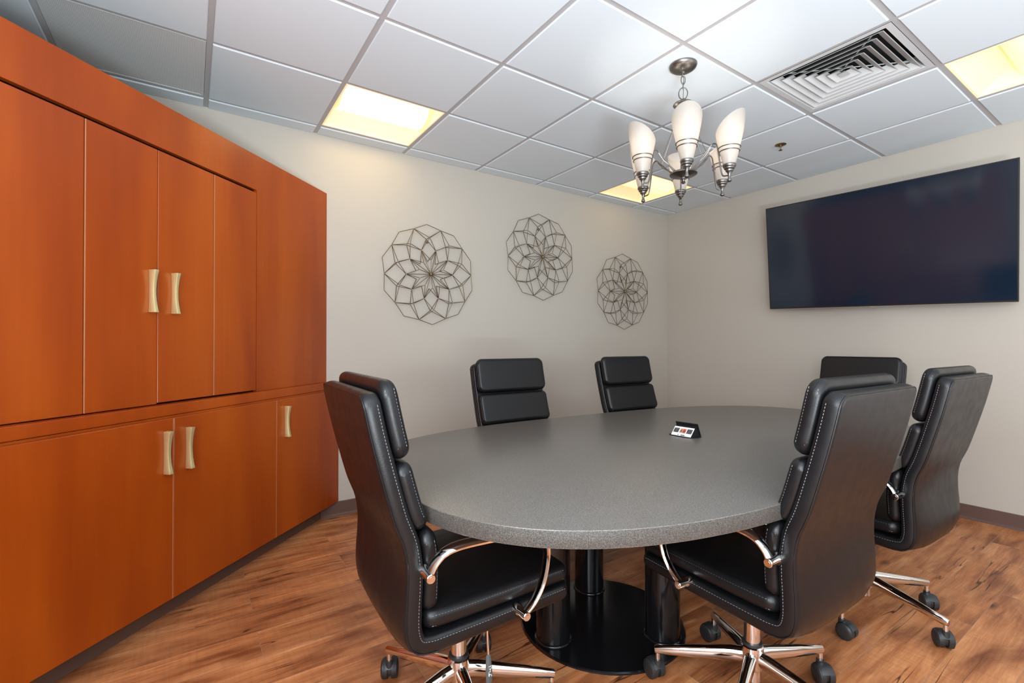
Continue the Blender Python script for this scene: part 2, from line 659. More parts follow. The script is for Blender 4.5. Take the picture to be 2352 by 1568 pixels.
def vent():
    c, r = VENT
    t = thing('air_vent', 'square grey louvred air vent with concentric blades in the ceiling', 'air vent', ((c + .5) * G, (r + .5) * G, H))
    h = G / 2 - .0135

    def ring(mb, a0, z0, a1, z1, th=.0015):
        # sloped square blade from half-size a0 at z0 up to a1 at z1
        vs = []
        for a, z in ((a0, z0), (a1, z1), (a1 - th, z1), (a0 - th * 2, z0)):
            vs += [(-a, -a, z), (a, -a, z), (a, a, z), (-a, a, z)]
        fs = []
        for L in range(4):
            L2 = (L + 1) % 4
            for k in range(4):
                k2 = (k + 1) % 4
                fs.append((L * 4 + k, L * 4 + k2, L2 * 4 + k2, L2 * 4 + k))
        mb.add(vs, fs)
    f = MB()
    vs = []
    for a, z in ((h, -.001), (h - .028, -.001), (h - .032, .012), (h - .032, .07)):
        vs += [(-a, -a, z), (a, -a, z), (a, a, z), (-a, a, z)]
    f.add(vs, [(L * 4 + k, L * 4 + (k + 1) % 4, L * 4 + 4 + (k + 1) % 4, L * 4 + 4 + k) for L in range(3) for k in range(4)])
    f.build('frame', M['vent'], t, smooth=False)
    for i in range(6):
        b = MB()
        a0 = h - .040 - i * .0385
        ring(b, a0, -.001, a0 - .036, .026, .0018)
        b.build('louvre_blade', M['vent'], t, smooth=False)
    cc = MB()
    a = .021
    cc.add([(-a, -a, 0), (a, -a, 0), (a, a, 0), (-a, a, 0), (0, 0, .02)], [(0, 1, 2, 3), (0, 4, 1), (1, 4, 2), (2, 4, 3), (3, 4, 0)])
    for q in (-1, 1):
        cc.tube([(-.22, -.22 * q, .034), (.22, .22 * q, .034)], .0025, 6)
    cc.build('centre_cone', M['vent'], t, smooth=False)
    bx = MB()
    e = h - .0315
    vs = [(-e, -e, .02), (e, -e, .02), (e, e, .02), (-e, e, .02), (-e, -e, .12), (e, -e, .12), (e, e, .12), (-e, e, .12)]
    bx.add(vs, [(4, 5, 6, 7), (0, 1, 5, 4), (1, 2, 6, 5), (2, 3, 7, 6), (3, 0, 4, 7)])
    bx.build('duct_box', M['dark'], t, smooth=False)


vent()


def return_grille():
    c, r = PERF
    t = thing('return_air_panel', 'grey perforated metal panel in the ceiling above the cabinet', 'ceiling panel', ((c + .5) * G, (r + .5) * G, H))
    h = G / 2 - .0135
    MB().box(-h + .012, h - .012, -h + .012, h - .012, .001, .0025).build('perforated_sheet', M['perf'], t, smooth=False)
    f = MB()
    f.box(-h, h, -h, -h + .012, -.001, .008).box(-h, h, h - .012, h, -.001, .008)
    f.box(-h, -h + .012, -h + .012, h - .012, -.001, .008).box(h - .012, h, -h + .012, h - .012, -.001, .008)
    f.build('frame', M['vent'], t, smooth=False)


return_grille()


def sprinkler():
    zc = H - .0065
    t = thing('fire_sprinkler', 'small brass pendent fire sprinkler under a white ceiling tile', 'sprinkler', (2.738, -0.29, zc))
    MB().lathe([(.0001, 0), (.036, 0), (.036, -.002), (.030, -.005), (.014, -.006), (.0125, -.003), (.0001, -.003)], 28).build('escutcheon', M['bronze'], t)
    b = MB()
    b.lathe([(.0001, -.004), (.0095, -.004), (.0095, -.014), (.007, -.016), (.0001, -.016)], 14)
    for s in (-1, 1):
        b.tube([(s * .006, 0, -.014), (s * .009, 0, -.022), (s * .007, 0, -.032), (s * .001, 0, -.037)], .0016, 8)
    b.tube([(0, 0, -.014), (0, 0, -.036)], .0018, 8)
    b.build('body', M['bronze'], t)
    MB().lathe([(.0001, -.037), (.011, -.038), (.0125, -.040), (.0001, -.041)], 16).build('deflector', M['bronze'], t)


sprinkler()


# ------------------------------------------------------------------ chandelier
def arc_pts(pts, n=5):
    """Catmull-Rom through 3-D points"""
    P = [Vector(p) for p in pts]
    out = []
    for i in range(len(P) - 1):
        p0, p1, p2, p3 = P[max(i - 1, 0)], P[i], P[i + 1], P[min(i + 2, len(P) - 1)]
        for k in range(n):
            s = k / n
            out.append(0.5 * ((2 * p1) + (p2 - p0) * s + (2 * p0 - 5 * p1 + 4 * p2 - p3) * s * s + (3 * p1 - p0 - 3 * p2 + p3) * s ** 3))
    out.append(P[-1])
    return out


def chandelier():
    cxx, cyy = 1.361, -0.503
    t = thing('chandelier', 'six-light nickel chandelier with frosted glass shades hanging over the table', 'chandelier', (cxx, cyy, H - .0065))
    Z = lambda z: z - (H - .0065)
    c = MB().lathe([(.0001, 0), (.067, 0), (.067, -.006), (.062, -.015), (.045, -.026), (.020, -.032), (.010, -.034), (.008, -.045), (.0001, -.045)], 36)
    c.build('canopy', M['nickel'], t)
    # chain: a ring, two small links and the long oval link
    def link(zc, a, b, ang, r):
        mb = MB()
        pts = []
        for k in range(20):
            q = 2 * math.pi * k / 20
            pts.append((a * math.cos(q) * math.cos(ang), a * math.cos(q) * math.sin(ang), zc + b * math.sin(q)))
        mb.tube(pts, r, 8, closed=True)
        mb.build('chain_link', M['nickel'], t)
    A0 = math.radians(306)
    link(Z(2.508), .009, .014, A0 + 1.4, .0022)
    link(Z(2.480), .010, .023, A0 + .35, .0024)
    link(Z(2.449), .009, .016, A0 + 1.5, .0024)
    link(Z(2.412), .021, .030, A0 + .1, .0026)
    MB().tube([(.002, .001, Z(2.515)), (.003, 0, Z(2.46)), (.001, .001, Z(2.372))], .0016, 6).build('cord', M['nickel'], t)
    n = MB().lathe([(.0001, Z(2.384)), (.008, Z(2.384)), (.009, Z(2.377)), (.016, Z(2.370)), (.046, Z(2.361)), (.049, Z(2.355)), (.044, Z(2.350)), (.026, Z(2.344)), (.024, Z(2.332)), (.012, Z(2.326)), (.009, Z(2.29)), (.006, Z(2.28)), (.006, Z(2.03)), (.0001, Z(2.03))], 30)
    n.build('neck', M['nickel'], t)
    pl = MB().lathe([(.0001, Z(2.024)), (.030, Z(2.022)), (.060, Z(2.015)), (.066, Z(2.009)), (.066, Z(2.005)), (.058, Z(2.0)), (.018, Z(1.994)), (.013, Z(1.990)), (.013, Z(1.982)), (.009, Z(1.979)), (.007, Z(1.972)), (.011, Z(1.966)), (.007, Z(1.960)), (.0001, Z(1.957))], 32)
    pl.build('centre_plate', M['nickel'], t)
    for k in range(6):
        ang = math.radians(220 + 60 * k)
        mx = Matrix.Rotation(ang, 4, 'Z')
        arm = MB()
        path = [(.045, 0, Z(2.010)), (.095, 0, Z(2.062)), (.134, 0, Z(2.102)), (.148, 0, Z(2.114)), (.162, 0, Z(2.110)), (.170, 0, Z(2.088)), (.180, 0, Z(2.020)), (.189, 0, Z(1.965)), (.197, 0, Z(1.949)), (.212, 0, Z(1.946)), (.224, 0, Z(1.946))]
        arm.tube(arc_pts(path, 4), .0036, 8, mx=mx)
        arm.tube([(.045, 0, Z(2.022)), (.110, 0, Z(2.066)), (.138, 0, Z(2.100))], .0026, 6, mx=mx)
        arm.tube([(.174, 0, Z(2.066)), (.183, 0, Z(2.066))], .0022, 6, mx=mx)
        arm.tube([(.176, 0, Z(2.048)), (.187, 0, Z(2.048))], .0022, 6, mx=mx)
        arm.build('arm', M['nickel'], t)
        st = MB()
        st.tube([(.012, 0, Z(2.334)), (.118, 0, Z(2.083))], .0014, 6, mx=mx)
        st.build('stay_wire', M['nickel'], t)
        cup = MB()
        mxc = mx @ Matrix.Translation((.225, 0, 0))
        cup.lathe([(.0001, Z(1.988)), (.024, Z(1.990)), (.0285, Z(1.995)), (.0295, Z(1.990)), (.028, Z(1.984)), (.0235, Z(1.980)), (.0230, Z(1.974)), (.0175, Z(1.970)), (.0165, Z(1.963)), (.0110, Z(1.959)), (.0090, Z(1.953)), (.0065, Z(1.950)), (.0060, Z(1.935)), (.0105, Z(1.922)), (.0100, Z(1.918)), (.005, Z(1.914)), (.0001, Z(1.913))], 24, mx=mxc)
        for zz, rr in ((2.072, .0475), (2.054, .0440)):
            pts = [(rr * math.cos(2 * math.pi * q / 28), rr * math.sin(2 * math.pi * q / 28), Z(zz)) for q in range(28)]
            MB().tube([mxc @ Vector(p) for p in pts], .0024, 6, closed=True).build('shade_ring', M['nickel'], t)
        cup.build('socket_cup', M['nickel'], t)
        # flared glass, cut on the slant: tall on the outside, low towards the centre
        gl = MB()
        seg = 40
        rows = 14
        rad = [(1.990, .0260), (2.05, .0405), (2.10, .0520), (2.15, .0625), (2.19, .0675), (2.235, .0700)]

        def rz(z):
            for (a, ra), (b, rb) in zip(rad, rad[1:]):
                if z <= b:
                    return ra + (rb - ra) * (z - a) / (b - a)
            return rad[-1][1]
        vs, fs = [], []
        for inner in (0, 1):
            for i in range(rows + 1):
                for q in range(seg):
                    a = 2 * math.pi * q / seg
                    ztop = 2.182 + .050 * math.cos(a)
                    zz = 1.990 + (ztop - 1.990) * i / rows
                    r_ = rz(zz) - .003 * inner
                    vs.append((r_ * math.cos(a), r_ * math.sin(a), Z(zz)))
        B = (rows + 1) * seg
        for i in range(rows):
            for q in range(seg):
                q2 = (q + 1) % seg
                fs.append((i * seg + q, i * seg + q2, (i + 1) * seg + q2, (i + 1) * seg + q))
                fs.append((B + i * seg + q, B + (i + 1) * seg + q, B + (i + 1) * seg + q2, B + i * seg + q2))
        for q in range(seg):
            q2 = (q + 1) % seg
            fs.append((rows * seg + q, rows * seg + q2, B + rows * seg + q2, B + rows * seg + q))
        gl.add(vs, fs, 0, mxc)
        sh = gl.build('glass_shade', M['frosted'], t, ang=60)
        sh['label'] = 'slant-cut frosted white glass shade'
        bl = MB()
        bl.lathe([(.0001, Z(2.0)), (.011, Z(2.0)), (.011, Z(2.040)), (.016, Z(2.055)), (.019, Z(2.072)), (.015, Z(2.090)), (.007, Z(2.104)), (.0001, Z(2.107))], 14, mx=mxc)
        bl.build('bulb', M['bulb'], t)
        ld = bpy.data.lights.new('bulb_light', 'POINT')
        ld.energy = 0.6
        ld.color = (1.0, 0.92, 0.84)
        ld.shadow_soft_size = .02
        lo = bpy.data.objects.new('bulb_light', ld)
        COL.objects.link(lo)
        lo.parent = t
        lo.location = mxc @ Vector((0, 0, Z(2.122)))
    return t


chandelier()


# ------------------------------------------------------------------ cabinets across the corner (local x along the front, y out to the room)
CL = Vector((.158, YN, 0))
CR = math.radians(225)
LEN = 2.543


def mitre(s0, s1, y0, y1):
    """front outline whose ends follow the two room walls"""
    g = .003
    lo = lambda s, y: max(s, -y + g)
    hi = lambda s, y: min(s, LEN + y - g)
    return [(lo(s0, y1), y1), (hi(s1, y1), y1), (hi(s1, y0), y0), (lo(s0, y0), y0)]


def pull(parent, s, y, z0, z1):
    mb = MB()
    n = 14
    vs = []
    for i in range(n + 1):
        u = -1 + 2 * i / n
        d = .021 + .011 * u * u
        wf = .0062 + .0028 * u * u
        wb = .0080 + .0018 * u * u
        z = z0 + (z1 - z0) * i / n
        vs += [(s - wb, y, z), (s + wb, y, z), (s + wf, y + d, z), (s - wf, y + d, z)]
    fs = [(0, 1, 2, 3), tuple(n * 4 + k for k in (3, 2, 1, 0))]
    for i in range(n):
        for k in range(4):
            k2 = (k + 1) % 4
            fs.append((i * 4 + k, i * 4 + k2, i * 4 + 4 + k2, i * 4 + 4 + k))
    mb.add(vs, fs)
    o = mb.build('handle', M['brass'], parent, bevel=.0012)
    o['label'] = 'waisted satin brass pull handle'
    return o


def door(parent, poly, z0, z1, edges=()):
    mb = MB().prism(poly, z0, z1)
    o = mb.build('door', [M['cherry'], M['edge']], parent, bevel=.0015, seg=1, smooth=False)
    for s, y in edges:                       # worn pale arris along the meeting edge
        e = MB().box(s - .0016, s + .0016, y - .006, y + .0006, z0 + .001, z1 - .001)
        e.build('worn_edge', M['edge'], o, smooth=False)
    return o


def cabinets():
    lower = thing('base_cabinet', 'orange cherry wood base cabinet with plain doors and brass pulls on the floor', 'cabinet', CL, CR)
    MB().prism(mitre(0, LEN, -.50, -.0235), .0965, .857).build('carcass', M['cherry'], lower, smooth=False)
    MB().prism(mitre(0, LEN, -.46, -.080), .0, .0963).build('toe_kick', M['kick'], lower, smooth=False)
    seams = [0, .624, 1.262, 1.897, LEN]
    pulls = {0: (.551, .636, .809), 1: (1.197, .623, .80), 2: (1.302, .625, .80), 3: (1.95, .625, .80)}
    for i in range(4):
        a, b = seams[i] + (.0015 if i else 0), seams[i + 1] - (.0015 if i < 3 else 0)
        d = door(lower, mitre(a, b, -.022, 0), .0965, .8485, [(a + .002, -.0)] if i else ())
        s, z0, z1 = pulls[i]
        pull(d, s, .0002, z0, z1)
    top = MB().prism(mitre(0, LEN, -.53, -.020), .8585, .9045).build('worktop', M['cherry'], bevel=.003, smooth=False)
    top.location = CL
    top.rotation_euler = (0, 0, CR)
    tag(top, 'narrow cherry wood ledge between the base cabinet and the tall hutch', 'worktop')
    up = thing('hutch_cabinet', 'tall cherry wood hutch with four flat folding doors standing on the ledge', 'cabinet', CL + Vector((0, 0, .9055)), CR)
    zz = .9055
    F = -.057
    MB().prism(mitre(0, .7115, F - .022, F), 0, 2.168 - zz).build('stile', M['cherry'], up, smooth=False)
    MB().prism(mitre(1.8585, LEN, F - .022, F), 0, 2.168 - zz).build('stile', M['cherry'], up, smooth=False)
    MB().box(.7115, 1.8585, F - .022, F, 1.982 - zz, 2.168 - zz).build('top_rail', M['cherry'], up, smooth=False)
    MB().prism(mitre(0, LEN, -.55, F - .046), 0, 2.166 - zz).build('carcass', M['inside'], up, smooth=False)
    MB().prism(mitre(0, LEN, F - .046, F - .0225), 2.10 - zz, 2.167 - zz).build('top_panel', M['cherry'], up, smooth=False)
    lv = [.713, .997, 1.2875, 1.574, 1.857]
    for i in range(4):
        a, b = lv[i] + .0014, lv[i + 1] - .0014
        z0 = .913 if i < 2 else .908
        d = door(up, [(a, F - .001), (b, F - .001), (b, F - .021), (a, F - .021)], z0 - zz, 1.968 - zz, [(b - .002, F - .001)] if i in (0, 2) else ([(a + .0018, F - .001)] if i == 0 else ()))
        if i == 1:
            pull(d, 1.215, F - .0008, 1.288 - zz, 1.463 - zz)
        if i == 2:
            pull(d, 1.318, F - .0008, 1.288 - zz, 1.463 - zz)


cabinets()


# ------------------------------------------------------------------ television
def television():
    pts = {}

    def hit(px, py, X):
        yaw, pit, f = 0.59384326, 0.00636626, 1094.06
        fw = Vector((math.sin(yaw) * math.cos(pit), math.cos(yaw) * math.cos(pit), math.sin(pit)))
        rt = Vector((math.cos(yaw), -math.sin(yaw), 0))
        u = rt.cross(fw)
        d = fw + rt * ((px - 1176) / f) + u * ((784 - py) / f)
        return CAM + d * ((X - CAM.x) / d.x)
    # measured corners of the panel: hung on a tilting bracket, leaning into the room and a little out of level
    tl, tr_, br, bl = Vector((3.34, .150, 2.301)), Vector((3.34, -1.337, 2.252)), Vector((3.455, -1.338, 1.415)), Vector((3.455, .144, 1.460))
    c = (tl + tr_ + br + bl) / 4
    rx = ((tr_ - tl) + (br - bl)).normalized()
    upv = ((tl - bl) + (tr_ - br))
    upv = (upv - rx * upv.dot(rx)).normalized()
    nrm = rx.cross(upv)                      # towards the room
    wd = ((tr_ - tl).length + (br - bl).length) / 4
    ht = ((tl - bl).length + (tr_ - br).length) / 4
    t = thing('television', 'large black flat television tilted on the wall above the table end', 'television', c)
    t.rotation_euler = Matrix((rx, upv, nrm)).transposed().to_euler()
    b = .007
    MB().box(-wd + b, wd - b, -ht + b + .004, ht - b, -.004, -.0012).build('screen', M['screen'], t, smooth=False)
    f = MB()
    for x0, x1, y0, y1 in ((-wd, wd, ht - b, ht), (-wd, wd, -ht, -ht + b + .004), (-wd, -wd + b, -ht + b + .004, ht - b), (wd - b, wd, -ht + b + .004, ht - b)):
        f.box(x0, x1, y0, y1, -.010, 0)
    f.build('bezel', M['bezel'], t, smooth=False)
    MB().box(-wd + .002, wd - .002, -ht + .002, ht - .002, -.030, -.0101).box(-.45, .45, -.30, .12, -.055, -.0301).build('back_housing', M['bezel'], t, bevel=.002, smooth=False)
    # small silver maker's badge under the bottom edge
    MB().box(-wd + .002, wd - .002, -ht - .004, -ht, -.016, -.003).build('lower_trim', M['tv_trim'], t, smooth=False)
    g = MB()
    g.box(-.021, .021, -ht - .012, -ht, -.012, -.004)
    g.build('badge', M['tv_trim'], t, smooth=False)
    k = MB()
    for x0, x1, y0, y1 in ((-.017, -.0135, -.0105, -.002), (-.0135, -.006, -.0105, -.008), (-.001, .0015, -.010, -.0065), (.0045, .0135, -.0045, -.002), (.0045, .0075, -.0085, -.0045), (.0045, .0145, -.0105, -.0085), (.0115, .0145, -.0085, -.006)):
        k.box(x0, x1, y0 - ht, y1 - ht, -.0045, -.0030)
    k.build('badge_letters', M['silver'], t, smooth=False)
    m = MB()
    inv = t.rotation_euler.to_matrix().inverted()
    q0, q1 = inv @ Vector((c.x + .03 - c.x, 0, 0)), inv @ Vector((XE - .001 - c.x, 0, 0))
    m.tube([q0, inv @ Vector((XE - .022 - c.x, 0, 0))], .05, 14)
    m.tube([inv @ Vector((XE - .025 - c.x, 0, 0)), q1], .16, 4)
    m.build('wall_bracket', M['bezel'], t)


television()


# ------------------------------------------------------------------ wire wall art
def wall_art(x, z, Rr, rot, dep, label):
    t = thing('wall_art', label, 'wall art', (x, YN - .004, z), 0, 'three wire rosettes on the wall')
    wires = MB()
    off = math.radians(rot)
    dV, dF, dB, dP = dep * .55, dep, dep * .12, dep * .45

    def node(r, k, half, d):
        a = off + 2 * math.pi * (k + (.5 if half else 0)) / 10
        return Vector((Rr * r * math.sin(-a), -d, Rr * r * math.cos(a)))
    O = Vector((0, -dep * .8, 0))
    V1 = [node(.50, k, True, dV) for k in range(10)]
    V2 = [node(.935, k, True, dV) for k in range(10)]
    P3 = [node(1.0, k, False, dP) for k in range(10)]
    P1f = [node(.27, k, False, dF) for k in range(10)]
    P1b = [node(.27, k, False, dB) for k in range(10)]
    P2f = [node(.715, k, False, dF) for k in range(10)]
    P2b = [node(.715, k, False, dB) for k in range(10)]
    E = []
    for k in range(10):
        p = k - 1                            # V index before peak k; V[k] comes after it
        E += [(O, V1[k]), (O, P1f[k]), (P1f[k], V1[p]), (P1f[k], V1[k]), (P1b[k], V1[p]), (P1b[k], V1[k])]
        E += [(P2f[k], V1[p]), (P2f[k], V1[k]), (P2b[k], V1[p]), (P2b[k], V1[k])]
        E += [(P2f[k], V2[p]), (P2f[k], V2[k]), (P2b[k], V2[p]), (P2b[k], V2[k])]
        E += [(P3[k], V2[p]), (P3[k], V2[k])]
    for a, b in E:
        wires.tube([a, b], .0021, 6)
    for q in V1 + V2 + P2f + P2b + P1f + P1b + P3:
        wires.sphere(q, .0036, 8, 6, 1)
    wires.build('wire_frame', [M['wire'], M['gold']], t)
    MB().sphere(O, .0125, 16, 10).build('centre_ball', M['bronze'], t)
    hk = MB().sphere((-.008, -.006, Rr * .66), .009, 10, 8)
    hk.tube([(-.008, .004, Rr * .66), (-.008, -.02, Rr * .665)], .002, 6)
    hk.build('hanging_screw', M['bronze'], t)


wall_art(.805, 1.679, .375, 3.5, .074, 'leftmost and largest-looking wire rosette on the wall, next to the cabinet')
wall_art(1.856, 1.917, .375, 4.0, .074, 'middle wire rosette, hung highest on the grey wall')
wall_art(2.885, 1.681, .375, 2.0, .074, 'wire rosette nearest the room corner')


# ------------------------------------------------------------------ conference table
TX, TY = 1.20, -.62


def sup(a, b, n, N):
    out = []
    for k in range(N):
        q = 2 * math.pi * k / N
        c, s = math.cos(q), math.sin(q)
        out.append((a * math.copysign(abs(c) ** (2 / n), c), b * math.copysign(abs(s) ** (2 / n), s)))
    return out


def table():
    t = thing('conference_table', 'long rounded grey laminate conference table on black post pedestals', 'table', (TX, TY, 0))
    mb = MB().prism([(x, y * (1 - .06 * x)) for x, y in sup(1.385, .73, 2.9, 160)], .6975, .74)
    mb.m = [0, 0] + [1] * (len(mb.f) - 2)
    mb.build('tabletop', [M['laminate'], M['edge_shaded']], t, bevel=.0018, seg=2, ang=50)
    for cx_, cy_, q in ((.752 - TX, -.54 - TY, 178), (1.65 - TX, -.70 - TY, -2)):
        b = MB().lathe([(.0001, 0), (.335, 0), (.335, .006), (.331, .010), (.0001, .011)], 64, mx=Matrix.Translation((cx_, cy_, 0)))
        d = b.build('pedestal_base', M['gloss_black'], t)
        MB().lathe([(.0001, .675), (.29, .675), (.29, .6965), (.0001, .6965)], 40, mx=Matrix.Translation((cx_, cy_, 0))).build('mounting_plate', M['gloss_black'], d)
        for k in range(3):
            a = math.radians(q + 120 * k)
            m_ = Matrix.Translation((cx_ + .25 * math.cos(a), cy_ + .25 * math.sin(a), 0))
            p = MB().lathe([(.0001, .0105), (.073, .0105), (.073, .013), (.070, .017), (.0665, .019), (.0665, .675), (.0001, .675)], 36, mx=m_)
            p.build('post', M['gloss_black'], d)


table()


# ---- pop-up power module let into the table top
def power_module():
    a, b = Vector((1.1556, -.5839, 0)), Vector((1.1623, -.6828, 0))   # front bottom edge, left to right as seen
    e = (b - a).normalized()
    c = (a + b) / 2
    t = thing('power_module', 'small black and white pop-up power outlet in the middle of the table', 'power outlet', (c.x, c.y, .7402), math.atan2(e.y, e.x))
    L = .050                                # half length; local x along the face, local -y towards the viewer
    pl = MB()
    pl.prism([(x, y + .036) for x, y in sup(.070, .047, 3, 48)], 0, .0015)
    pl.build('trim_plate', M['black'], t)
    body = MB()
    tri = [(0, .0016), (.072, .0016), (.052, .046), (.037, .040)]
    vs = [(x, y, z) for x in (-L, L) for y, z in tri]
    body.add(vs, [(0, 1, 2, 3), (4, 5, 6, 7), (0, 1, 5, 4), (1, 2, 6, 5), (2, 3, 7, 6), (3, 0, 4, 7)])
    body.build('housing', M['black'], t, smooth=False)
    # sloped face frame: u along x, v up the slope
    o = Vector((0, 0, .0016))
    vdir = Vector((0, .037, .0385)).normalized()
    nd = Vector((0, -.0385, .037)).normalized()
    fm = Matrix(((1, 0, 0), (0, 1, 0), (0, 0, 1))).to_4x4()
    fm = Matrix((Vector((1, 0, 0)), vdir, nd)).transposed().to_4x4()
    fm.translation = o
    fp = MB().box(-L + .001, L - .001, .001, .050, .0003, .0016, mx=fm)
    face = fp.build('face_plate', M['plug_white'], t, smooth=False)
    for x in (-.0325, .0325):
        s = MB().box(x - .0125, x + .0125, .017, .041, .0016, .0028, mx=fm)
        for dx in (-.006, .006):
            s.box(x + dx - .001, x + dx + .001, .024, .033, .0028, .0031, 1, mx=fm)
        s.box(x - .002, x + .002, .018, .021, .0028, .0031, 1, mx=fm)
        s.build('outlet', [M['socket'], M['dark']], face, smooth=False)
    for x0, m_ in ((-.0145, M['tan']), (.0005, M['red'])):
        s = MB().box(x0, x0 + .014, .017, .040, .0016, .0028, mx=fm)
        s.box(x0 + .004, x0 + .011, .022, .031, .0028, .0031, 1, mx=fm)
        s.build('data_jack', [m_, M['socket']], face, smooth=False)
    k = MB().box(-.017, -.013, .004, .008, .0016, .0024, mx=fm).box(-.002, .018, .003, .0075, .0016, .0022, 0, mx=fm)
    k.build('indicator', M['socket'], face, smooth=False)
    lid = MB()
    tri2 = [(.0725, .002), (.0765, .003), (.0495, .0585), (.0450, .0565)]
    vs = [(x, y, z) for x in (-L - .005, L + .005) for y, z in tri2]
    lid.add(vs, [(0, 1, 2, 3), (4, 5, 6, 7), (0, 1, 5, 4), (1, 2, 6, 5), (2, 3, 7, 6), (3, 0, 4, 7)])
    lid.build('lid', M['black'], t, smooth=False)


power_module()


# ------------------------------------------------------------------ conference chairs
class Curve2:
    """side profile of the seat shell (x, z), addressed by arc length from the top of the back"""
    def __init__(self, pts):
        P = [(p[0], 0, p[1]) for p in pts]
        self.p = [Vector((q.x, q.z)) for q in arc_pts(P, 10)]
        self.s = [0]
        for a, b in zip(self.p, self.p[1:]):
            self.s.append(self.s[-1] + (b - a).length)
        self.L = self.s[-1]

    def at(self, s):
        if s <= 0:
            d = (self.p[1] - self.p[0]).normalized()
            return self.p[0] + d * s, d
        if s >= self.L:
            d = (self.p[-1] - self.p[-2]).normalized()
            return self.p[-1] + d * (s - self.L), d
        for i in range(len(self.s) - 1):
            if s <= self.s[i + 1]:
                u = (s - self.s[i]) / (self.s[i + 1] - self.s[i])
                d0 = (self.p[i + 1] - self.p[max(i - 1, 0)]).normalized()
                d1 = (self.p[min(i + 2, len(self.p) - 1)] - self.p[i]).normalized()
                return self.p[i].lerp(self.p[i + 1], u), d0.lerp(d1, u).normalized()

    def xyz(self, a, s, t):
        p, d = self.at(s)
        n = Vector((-d.y, d.x))              # towards the sitter
        q = p + n * t
        return Vector((q.x, a, q.y))


PROF = Curve2([(-.345, 1.041), (-.322, .935), (-.295, .83), (-.268, .735), (-.244, .672), (-.234, .616), (-.233, .562), (-.236, .500), (-.235, .446), (-.221, .414), (-.190, .405), (-.15, .405), (-.03, .410), (.10, .417), (.252, .426)])


def arc_of_z(z):
    s = 0
    if z >= 1.041:
        d = PROF.at(0)[1]
        return -(z - 1.041) / abs(d.y)
    while PROF.at(s)[0].y > z:
        s += .002
    return s


def samples(lo, hi, e, r, step):
    d = [0, .02, .08, .18, .32, .5, .72, 1.0]
    ex = [e + (r - e) * k / 4 for k in (1, 2, 3, 4)] if r > e * 1.15 else []
    d = [e * q for q in d] + ex
    e = d[-1]
    out = [lo + q for q in d]
    mid = []
    n = max(2, int((hi - lo - 2 * e) / step))
    for i in range(1, n):
        mid.append(lo + e + (hi - lo - 2 * e) * i / n)
    return out + mid + [hi - q for q in d[::-1]]


def cushion(mb, W, s0, s1, r, e, tf, tb, t0=0.0, puff=0.0, step=.035, cv=PROF, sag=None):
    """padded slab that follows the profile: half width W, arc s0..s1, corner radius r, edge radius e"""
    A = samples(-W, W, e, r, .05)
    Bs = samples(s0, s1, e, r, step)
    sc, sh = (s0 + s1) / 2, (s1 - s0) / 2
    nA, nB = len(A), len(Bs)
    front, back = [], []
    for a in A:
        for b in Bs:
            x, y = abs(a), abs(b - sc)
            u, v = x - (W - r), y - (sh - r)
            if u > 0 and v > 0:
                U, V = u / r, v / r
                u2, v2 = U * math.sqrt(1 - V * V / 2), V * math.sqrt(1 - U * U / 2)
                d = r * (1 - max(math.hypot(u2, v2), 0))
                x, y = W - r + u2 * r, sh - r + v2 * r
            else:
                d = min(W - x, sh - y)
            d = max(d, 0)
            k = min(d / e, 1)
            h = math.sqrt(max(0, 1 - (1 - k) ** 2))
            pf = puff * (1 - (x / W) ** 4) * (1 - (y / sh) ** 4)
            aa, bb = math.copysign(x, a), sc + math.copysign(y, b - sc)
            front.append(cv.xyz(aa, bb, t0 + tf * h + pf))
            sg = 0
            if sag:
                sg = sag[2] * math.exp(-((b - sag[0]) / sag[1]) ** 2) * max(0, 1 - (x / W) ** 4)
            back.append(cv.xyz(aa, bb, t0 - tb * h - sg))
    vs = front + back
    N = nA * nB
    fs = []
    for i in range(nA - 1):
        for j in range(nB - 1):
            q = [i * nB + j, i * nB + j + 1, (i + 1) * nB + j + 1, (i + 1) * nB + j]
            fs.append(q)
            fs.append([N + k for k in q[::-1]])
    mb.add(vs, fs)


def stitches(mb, W, s0, s1, t, mi=1, pitch=.0085, ln=.0048, cv=PROF):
    n = int((s1 - s0) / pitch)
    for sy in (-1, 1):
        for i in range(n):
            s = s0 + i * pitch
            p, q = cv.xyz(sy * W, s, t), cv.xyz(sy * W, s + ln, t)
            mb.tube([p, q], .00075, 4, mi)


